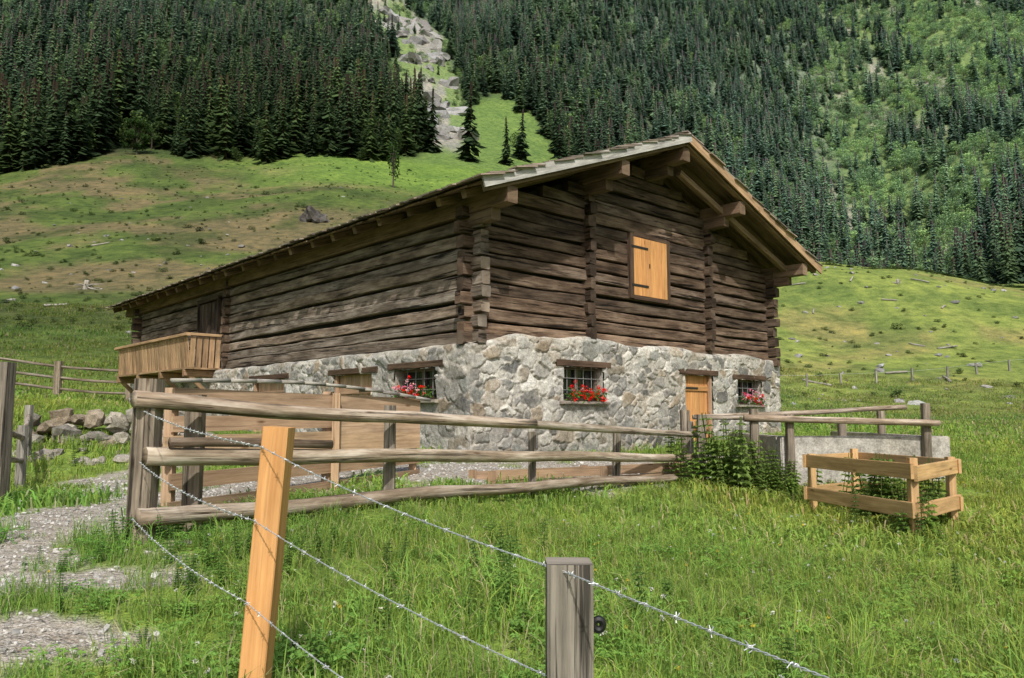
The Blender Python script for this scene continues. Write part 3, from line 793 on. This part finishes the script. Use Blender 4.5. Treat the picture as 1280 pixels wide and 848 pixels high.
# ------------------------------------------------------------------ scatter helper
def src(col_name,objs):
    c=bpy.data.collections.new(col_name)
    for o in objs: c.objects.link(o)
    return c
def scatter(name,pts,rot,scl,idx,tint,coll,mat=None):
    n=len(pts); me=bpy.data.meshes.new(name); me.from_pydata([tuple(p) for p in pts],[],[])
    def at(nm,ty,dt,key):
        a=me.attributes.new(nm,ty,'POINT'); a.data.foreach_set(key,np.asarray(dt).ravel())
    at('rot','FLOAT_VECTOR',np.asarray(rot,np.float32),'vector'); at('scl','FLOAT_VECTOR',np.asarray(scl,np.float32),'vector')
    at('idx','INT',np.asarray(idx,np.int32),'value')
    tn=np.ones((n,4),np.float32); tn[:,:3]=tint; at('tint','FLOAT_COLOR',tn,'color')
    ob=bpy.data.objects.new(name,me); root.objects.link(ob)
    ng=bpy.data.node_groups.new(name+'_gn','GeometryNodeTree')
    ng.interface.new_socket('Geometry',in_out='INPUT',socket_type='NodeSocketGeometry'); ng.interface.new_socket('Geometry',in_out='OUTPUT',socket_type='NodeSocketGeometry')
    N=ng.nodes; gi=N.new('NodeGroupInput'); go=N.new('NodeGroupOutput'); ip=N.new('GeometryNodeInstanceOnPoints')
    ci=N.new('GeometryNodeCollectionInfo'); ci.inputs['Collection'].default_value=coll; ci.inputs['Separate Children'].default_value=True; ci.inputs['Reset Children'].default_value=True
    def na(nm,ty):
        a=N.new('GeometryNodeInputNamedAttribute'); a.data_type=ty; a.inputs['Name'].default_value=nm
        return [o for o in a.outputs if o.enabled and o.name=='Attribute'][0]
    Lk=ng.links.new
    Lk(gi.outputs[0],ip.inputs['Points']); Lk(ci.outputs[0],ip.inputs['Instance']); ip.inputs['Pick Instance'].default_value=True
    Lk(na('idx','INT'),ip.inputs['Instance Index']); Lk(na('rot','FLOAT_VECTOR'),ip.inputs['Rotation']); Lk(na('scl','FLOAT_VECTOR'),ip.inputs['Scale'])
    Lk(ip.outputs[0],go.inputs[0])
    md=ob.modifiers.new('scatter','NODES'); md.node_group=ng
    return ob

def conifer(k):
    mb=MB(); layers=20; fat=U(.85,1.2)
    beam(mb,(0,0,0),(0,0,.95),.022,.022,'box',col=(.05,.04,.03))
    for i in range(layers):
        s=i/(layers-1); r=fat*(.160*(1-s)**.85+.010)*U(.7,1.2); nb=10 if s<.6 else 7; a0=U(0,6.28)
        for j in range(nb):
            z=.05+.91*s+U(-.04,.04)*(1-s)
            a=a0+2*math.pi*(j+U(-.4,.4))/nb; rr=r*U(.45,1.35); w=rr*U(.18,.36)
            c,s_=math.cos(a),math.sin(a); dz=-rr*U(.05,.6)
            k0=len(mb.v); lift=.03
            mb.v+=[(0,0,z+lift),(c*rr*.6-s_*w,s_*rr*.6+c*w,z+dz*.55),(c*rr,s_*rr,z+dz),(c*rr*.6+s_*w,s_*rr*.6-c*w,z+dz*.55)]
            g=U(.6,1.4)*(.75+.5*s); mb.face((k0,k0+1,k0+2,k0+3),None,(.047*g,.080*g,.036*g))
    return mb.build('spruce_%d'%k,M['conifer'],link=False)
def decid(k,n=420):
    mb=MB(); beam(mb,(0,0,0),(0,0,.6),.035,.035,'box',col=(.10,.08,.06),taper=.5)
    cl=[(U(-.24,.24),U(-.24,.24),U(.25,.85),U(.10,.2)) for _ in range(12)]
    for i in range(n):
        c=random.choice(cl); v=Vector((random.gauss(0,1),random.gauss(0,1),random.gauss(0,1))).normalized()*c[3]*U(.7,1.1)
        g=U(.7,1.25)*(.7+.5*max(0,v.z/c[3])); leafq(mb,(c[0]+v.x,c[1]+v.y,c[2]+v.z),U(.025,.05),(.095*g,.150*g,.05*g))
    return mb.build('broadleaf_%d'%k,M['conifer'],link=False)
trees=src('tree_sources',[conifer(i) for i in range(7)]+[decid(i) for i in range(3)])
sp=5.0
gx,gy=np.meshgrid(np.arange(-640,700,sp),np.arange(150,860,sp)); gx=gx.ravel()+rng.uniform(-2.5,2.5,gx.size); gy=gy.ravel()+rng.uniform(-2.5,2.5,gy.size)
d=np.hypot(gx,gy); tt=gx/gy
ok=(np.abs(tt)<.90)&(d<860)&(gy>150)
gx,gy,d,tt=[q[ok] for q in (gx,gy,d,tt)]
nz=fbm(gx/30,gy/30,60,4); nz2=fbm(gx/12,gy/45,66,4)
edge=np.where(tt<.08,254+(nz-.5)*50,288)
prob=(d>edge)*np.where(nz2>.64,.7,.99)
clr=clearing(gx,gy); gu=gully(gx,gy)
prob=prob*(1-.97*clr)*(1-.60*gu)
cl3=(tt>.40+(nz-.5)*.10)&(d>350)&(d<760); prob[cl3]*=np.where(nz2[cl3]<.58,.98,.55)
rn=rng.random(len(gx))
isb=(cl3&(rn<.88))|((gu>.4)&(rn<.9))|(rn<np.where(nz>.545,.42,.07))
isb&=~((cl3)&(nz>.62))
keep=rng.random(len(gx))<prob
gx,gy,d,tt,nz,isb,cl3,gu=[q[keep] for q in (gx,gy,d,tt,nz,isb,cl3,gu)]
gz=H(gx,gy); n=len(gx)
idx=np.where(isb,rng.integers(0,3,n),3+rng.integers(0,7,n))
hgt=np.where(isb,rng.uniform(5,13,n),rng.uniform(11,27,n)*(.8+.4*nz))
hgt=np.where((d<300)&(tt<.1)&~isb,hgt*1.15,hgt); hgt=np.where(gu>.4,hgt*.45,hgt); hgt=np.where(cl3&isb,hgt*.85,hgt)
wd=hgt*np.where(isb,1.2,rng.uniform(.75,1.25,n))
haze=np.clip(ss(240,570,d)*.88+ss(-.1,.4,tt)*.30,0,1)  # painted haze: tree colour goes paler and bluer with distance and rightward
t0=np.array([1.08,1.05,1.05]); haze_tint=np.array([3.1,3.0,4.8])
tint=t0*(1-haze[:,None])+haze_tint*haze[:,None]
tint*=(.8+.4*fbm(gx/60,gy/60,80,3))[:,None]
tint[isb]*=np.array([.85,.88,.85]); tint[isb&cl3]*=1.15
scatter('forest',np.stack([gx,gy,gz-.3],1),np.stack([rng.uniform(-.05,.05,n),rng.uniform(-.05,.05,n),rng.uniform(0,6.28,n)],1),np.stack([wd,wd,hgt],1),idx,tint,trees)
print('forest trees',n)

def single_tree(name,x,y,hgt,n,wide=1):
    mb=MB(); z=h1(x,y)
    beam(mb,(x,y,z-.3),(x,y,z+hgt*.7),hgt*.04,hgt*.04,'round',1,.05,0,(1,1,1),taper=.3)
    cl=[]
    for _ in range(26):
        a=U(0,6.28); zz=U(.2,.95); rr=U(0,.36)*math.sqrt(max(0,1-(abs(zz-.5)/.55)**2))*wide
        cl.append((x+math.cos(a)*rr*hgt,y+math.sin(a)*rr*hgt,z+zz*hgt,U(.07,.13)*hgt))
        beam(mb,(x,y,z+zz*hgt*.5),cl[-1][:3],.01*hgt,.01*hgt,'box')
    tr_=mb.build('trunk',M['bark']); lv=MB()
    for i in range(n):
        c=random.choice(cl); v=Vector((random.gauss(0,1),random.gauss(0,1),random.gauss(0,.8))).normalized()*c[3]*U(.5,1.1)
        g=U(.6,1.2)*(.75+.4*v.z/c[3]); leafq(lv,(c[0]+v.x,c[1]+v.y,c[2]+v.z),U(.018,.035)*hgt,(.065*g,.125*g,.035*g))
    l_=lv.build('foliage',M['leaf']); e=empty(name); tr_.parent=e; l_.parent=e
single_tree('broadleaf_tree',-.495*228,228,11,2600)
single_tree('broadleaf_tree',-.156*190,190,12,420,.30)

# ------------------------------------------------------------------ grass
def tuft(nm,nb,rad,hmin,hmax,w,flop=.5):
    mb=MB()
    for i in range(nb):
        a=U(0,6.28); r=rad*math.sqrt(R()); x,y=r*math.cos(a),r*math.sin(a); hh=U(hmin,hmax); b=U(0,6.28); fl=hh*flop*U(.3,1.3)
        dx,dy=math.cos(b),math.sin(b); c=b+1.57+U(-.6,.6); sx,sy=math.cos(c)*w/2,math.sin(c)*w/2
        g=U(.75,1.25); yv=U(.85,1.25); col=(.25*g*yv,.395*g,.085*g) if R()>.10 else (.48*g,.44*g,.25*g)
        k=len(mb.v)
        mb.v+=[(x-sx,y-sy,-.03),(x+sx,y+sy,-.03),(x+dx*fl*.35+sx*.9,y+dy*fl*.35+sy*.9,hh*.6),(x+dx*fl*.35-sx*.9,y+dy*fl*.35-sy*.9,hh*.6),(x+dx*fl,y+dy*fl,hh*(1-.3*flop))]
        dk=tuple(q*.85 for q in col)
        mb.face((k,k+1,k+2,k+3),None,dk); mb.face((k+3,k+2,k+4),None,col)
    return mb.build(nm,M['grass'],link=False)
def clover(nm):
    mb=MB()
    for i in range(24):
        x,y=random.gauss(0,.09),random.gauss(0,.09); z=U(.04,.11); g=U(.8,1.25)
        for q in range(3):
            a=q*2.09+U(0,1); l=U(.014,.028); w=l*.55; c,s_=math.cos(a),math.sin(a); k=len(mb.v)
            mb.v+=[(x,y,z),(x+c*l*.6-s_*w,y+s_*l*.6+c*w,z+.006),(x+c*l*1.3,y+s_*l*1.3,z-.004),(x+c*l*.6+s_*w,y+s_*l*.6-c*w,z+.006)]
            mb.face((k,k+1,k+2,k+3),None,(.20*g,.36*g,.08*g))
    return mb.build(nm,M['grass'],link=False)
def weed(nm,hh,n,ls,col):
    mb=MB()
    for s in range(3):
        ox,oy=U(-.08,.08),U(-.08,.08); lx,ly=U(-.15,.15),U(-.15,.15)
        beam(mb,(ox,oy,-.02),(ox+lx*hh,oy+ly*hh,hh),.006,.006,'box',col=(.10,.16,.05))
        for i in range(n):
            z=hh*(.12+.88*i/n); 
            for q in range(4):
                a=i*1.2+q*1.57+U(-.3,.3); l=ls*U(.7,1.2)*(1-.4*i/n); w=l*.30; c,s_=math.cos(a),math.sin(a)
                bx,by=ox+lx*z,oy+ly*z; g=U(.7,1.2); k=len(mb.v)
                mb.v+=[(bx,by,z),(bx+c*l*.5-s_*w,by+s_*l*.5+c*w,z+l*.15),(bx+c*l,by+s_*l,z-l*.15),(bx+c*l*.5+s_*w,by+s_*l*.5-c*w,z+l*.15)]
                mb.face((k,k+1,k+2,k+3),None,tuple(x_*g for x_ in col))
    return mb.build(nm,M['grass'],link=False)
def flower_src(nm,col,hh):
    mb=MB(); beam(mb,(0,0,0),(.01,0,hh),.003,.003,'box',col=(.08,.15,.03))
    for i in range(12): leafq(mb,(.01+random.gauss(0,.005),random.gauss(0,.005),hh+random.gauss(0,.005)),.006,col)
    return mb.build(nm,M['grass'],link=False)
near=src('near_grass',[tuft('a%d'%i,30,.14,.05,.17,.0065,.9) for i in range(4)]+[tuft('b%d'%i,20,.13,.12,.31,.005,.75) for i in range(3)]+[clover('c0')])
mid=src('mid_grass',[tuft('c%d'%i,54,.32,.06,.19,.014,.9) for i in range(4)])
farg=src('far_grass',[tuft('d%d'%i,55,.85,.06,.18,.035,.9) for i in range(4)])
def inbarn(x,y):
    a=math.radians(42.2); dx=x+.714; dy=y-14; u=dx*math.cos(a)+dy*math.sin(a); v=-dx*math.sin(a)+dy*math.cos(a)
    return (u>-.2)&(u<W+.2)&(v>-.2)&(v<LN+.2)
def field(r0,r1,dens,azm=42):
    A_=math.radians(azm); area=A_*(r1*r1-r0*r0); n=int(area*dens)
    r=np.sqrt(rng.uniform(r0*r0,r1*r1,n)); a=rng.uniform(-A_,A_,n); x=r*np.sin(a); y=r*np.cos(a)
    k=~inbarn(x,y); k&=~((x>4.9)&(x<7.6)&(y>13.85)&(y<18.6))
    g=gravel(x,y); k&=rng.random(n)>g*.95
    return x[k],y[k]
def put(name,x,y,coll,ni,s0,s1,tintf,zs=None,tilt=.15):
    n=len(x); z=H(x,y); s=rng.uniform(s0,s1,n); nzv=fbm(x*.55,y*.55,90,4); n2=fbm(x*.16,y*.16,95,3)
    s=s*(.45+1.1*nzv)*(1-.45*gravel(x,y)); tn=tintf(x,y,nzv,n2)
    return scatter(name,np.stack([x,y,z-.01],1),np.stack([rng.uniform(-tilt,tilt,n),rng.uniform(-tilt,tilt,n),rng.uniform(0,6.28,n)],1),np.stack([s,s,s*(zs or 1)],1),rng.integers(0,ni,n),tn,coll)
def tf(x,y,a,b):
    t_=np.ones((len(x),3)); t_*= (.82+.38*a)[:,None]; t_[:,0]*=.68+.68*b
    return t_
x,y=field(1.0,9,66); put('grass_near',x,y,near,8,.85,1.35,tf); print(len(x))
x,y=field(9,24,12.5); put('grass_middle',x,y,mid,4,.8,1.3,tf); print(len(x))
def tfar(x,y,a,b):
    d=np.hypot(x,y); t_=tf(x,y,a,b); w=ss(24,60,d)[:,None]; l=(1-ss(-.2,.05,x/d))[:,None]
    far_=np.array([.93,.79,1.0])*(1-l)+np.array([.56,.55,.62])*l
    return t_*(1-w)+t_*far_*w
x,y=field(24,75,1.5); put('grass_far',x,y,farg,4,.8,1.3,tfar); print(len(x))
wsrc=src('weed_sources',[weed('w0',.55,9,.10,(.14,.25,.06)),weed('w1',.38,6,.12,(.15,.28,.06)),weed('w2',.7,10,.09,(.15,.26,.07))])
def patch(name,spots,tall=1.0,zs=1):
    X=[];Y=[]
    for cx_,cy_,sx_,sy_,n in spots:
        X+=list(rng.normal(cx_,sx_,n)); Y+=list(rng.normal(cy_,sy_,n))
    X=np.array(X);Y=np.array(Y); k=~inbarn(X,Y); X=X[k];Y=Y[k]
    put(name,X,Y,wsrc,3,.5*tall,1.4*tall,tf,zs)
patch('nettle_patch',[(3.8,13.2,.34,.25,44),(4.5,13.3,.3,.2,18),(5.3,11.2,.4,.6,26),(3.0,13.4,.3,.2,8),(4.9,9.9,.35,.25,10)],.95,1.15)
patch('meadow_weeds',[(-2.2,6.3,.5,.4,16),(-2.9,7.0,.4,.2,16),(-1.6,6.6,.5,.3,14),(-.5,7.8,.8,.5,16),(2,5,2.2,1.5,24),(-4.9,10.5,.4,.5,14),(-3.4,6.3,.3,.3,10),(-8,14.9,.8,.3,14),(-1,4.8,1.2,.8,24),(-8.5,16.2,1.2,.3,24)],.42)
fs_=src('flower_sources',[flower_src('f0',(.7,.7,.66),.15),flower_src('f1',(.7,.68,.62),.11),flower_src('f2',(.6,.5,.08),.14)])
x,y=field(2.5,16,4.0); k=(fbm(x*.5,y*.5,70,3)>.50); x=x[k];y=y[k]; put('meadow_flowers',x,y,fs_,3,1.0,1.5,lambda x,y,a,b: np.ones((len(x),3)))
ps=[]
for i in range(4):
    b=MB(); rock(b,(0,0,0),(1,.8,.55),1,(1,1,1),.4); o=b.build('p%d'%i,M['rock'],link=False); ps.append(o)
pm,nt=newmat('pebble'); t=NT(nt); a2=t.n('ShaderNodeAttribute'); a2.attribute_type='INSTANCER'; a2.attribute_name='tint'
co=t.n('ShaderNodeTexCoord').outputs['Object']; c=t.mix(a2.outputs['Color'],t.ramp(t.noise(co,3,2),[(.3,(.7,)*3),(.7,(1.15,)*3)])); t.out(t.bsdf(c,.9).outputs[0])
for o in ps: o.data.materials[0]=pm
psrc=src('pebble_sources',ps)
n=26000; r=np.sqrt(rng.uniform(2.5**2,15**2,n)); a=rng.uniform(math.radians(-50),math.radians(20),n); x=r*np.sin(a); y=r*np.cos(a)
k=(rng.random(n)<gravel(x,y))&~inbarn(x,y); x=x[k];y=y[k]; n=len(x); s=.006+.022*rng.random(n)**3+.02*(rng.random(n)<.02)
tn=rng.uniform(.22,.52,(n,1))*np.array([[1.04,1,.92]])
scatter('gravel_stones',np.stack([x,y,H(x,y)+s*.2],1),rng.uniform(0,6.28,(n,3))*[.05,.05,1],np.stack([s,s,s],1),rng.integers(0,4,n),tn,psrc)
bs=src('shrub_sources',[trees.objects['broadleaf_0'],trees.objects['broadleaf_1']])
n=1700; tq=np.where(rng.random(n)<.75,rng.uniform(-.75,-.02,n),rng.uniform(.3,.75,n)); y=rng.uniform(50,235,n); y=np.where(tq>0,np.minimum(y,115),y); x=tq*y
s=rng.uniform(.25,.9,n)+.9*(rng.random(n)<.05)
scatter('hillside_shrubs',np.stack([x,y,H(x,y)-s*.3],1),rng.uniform(0,6.28,(n,3))*[.02,.02,1],np.stack([s*1.6,s*1.6,s*.8],1),rng.integers(0,2,n),np.ones((n,3))*rng.uniform(.5,1.1,(n,1)),bs)

# ------------------------------------------------------------------ light, sky, camera
sd=Vector((.12,-.99,0)).normalized(); el=math.radians(47)
S=Vector((sd.x*math.cos(el),sd.y*math.cos(el),math.sin(el)))
ld_=bpy.data.lights.new('sun','SUN'); ld_.energy=4.5; ld_.angle=math.radians(1.2); ld_.color=(1,.965,.90)
lo=bpy.data.objects.new('sun',ld_); lo.rotation_euler=(-S).to_track_quat('-Z','Y').to_euler(); lo.location=(0,0,50); root.objects.link(lo)
w=bpy.data.worlds.new('World'); scene.world=w; w.use_nodes=True; nt=w.node_tree
bgn=nt.nodes['Background']; sk=nt.nodes.new('ShaderNodeTexSky'); sk.sky_type='NISHITA'; sk.sun_disc=False
sk.sun_elevation=el; sk.sun_rotation=math.atan2(S.x,S.y); sk.air_density=1.2; sk.dust_density=3.0
nt.links.new(sk.outputs[0],bgn.inputs[0]); bgn.inputs[1].default_value=.15
cd=bpy.data.cameras.new('camera'); cd.sensor_width=36; cd.lens=27.42; cd.clip_end=5000; cd.clip_start=.05
cam=bpy.data.objects.new('camera',cd); cam.location=(0,0,1.6); cam.rotation_euler=(math.radians(90+5.62),0,0); root.objects.link(cam)
scene.camera=cam
scene.view_settings.view_transform='Standard'; scene.view_settings.look='None'; scene.view_settings.exposure=0
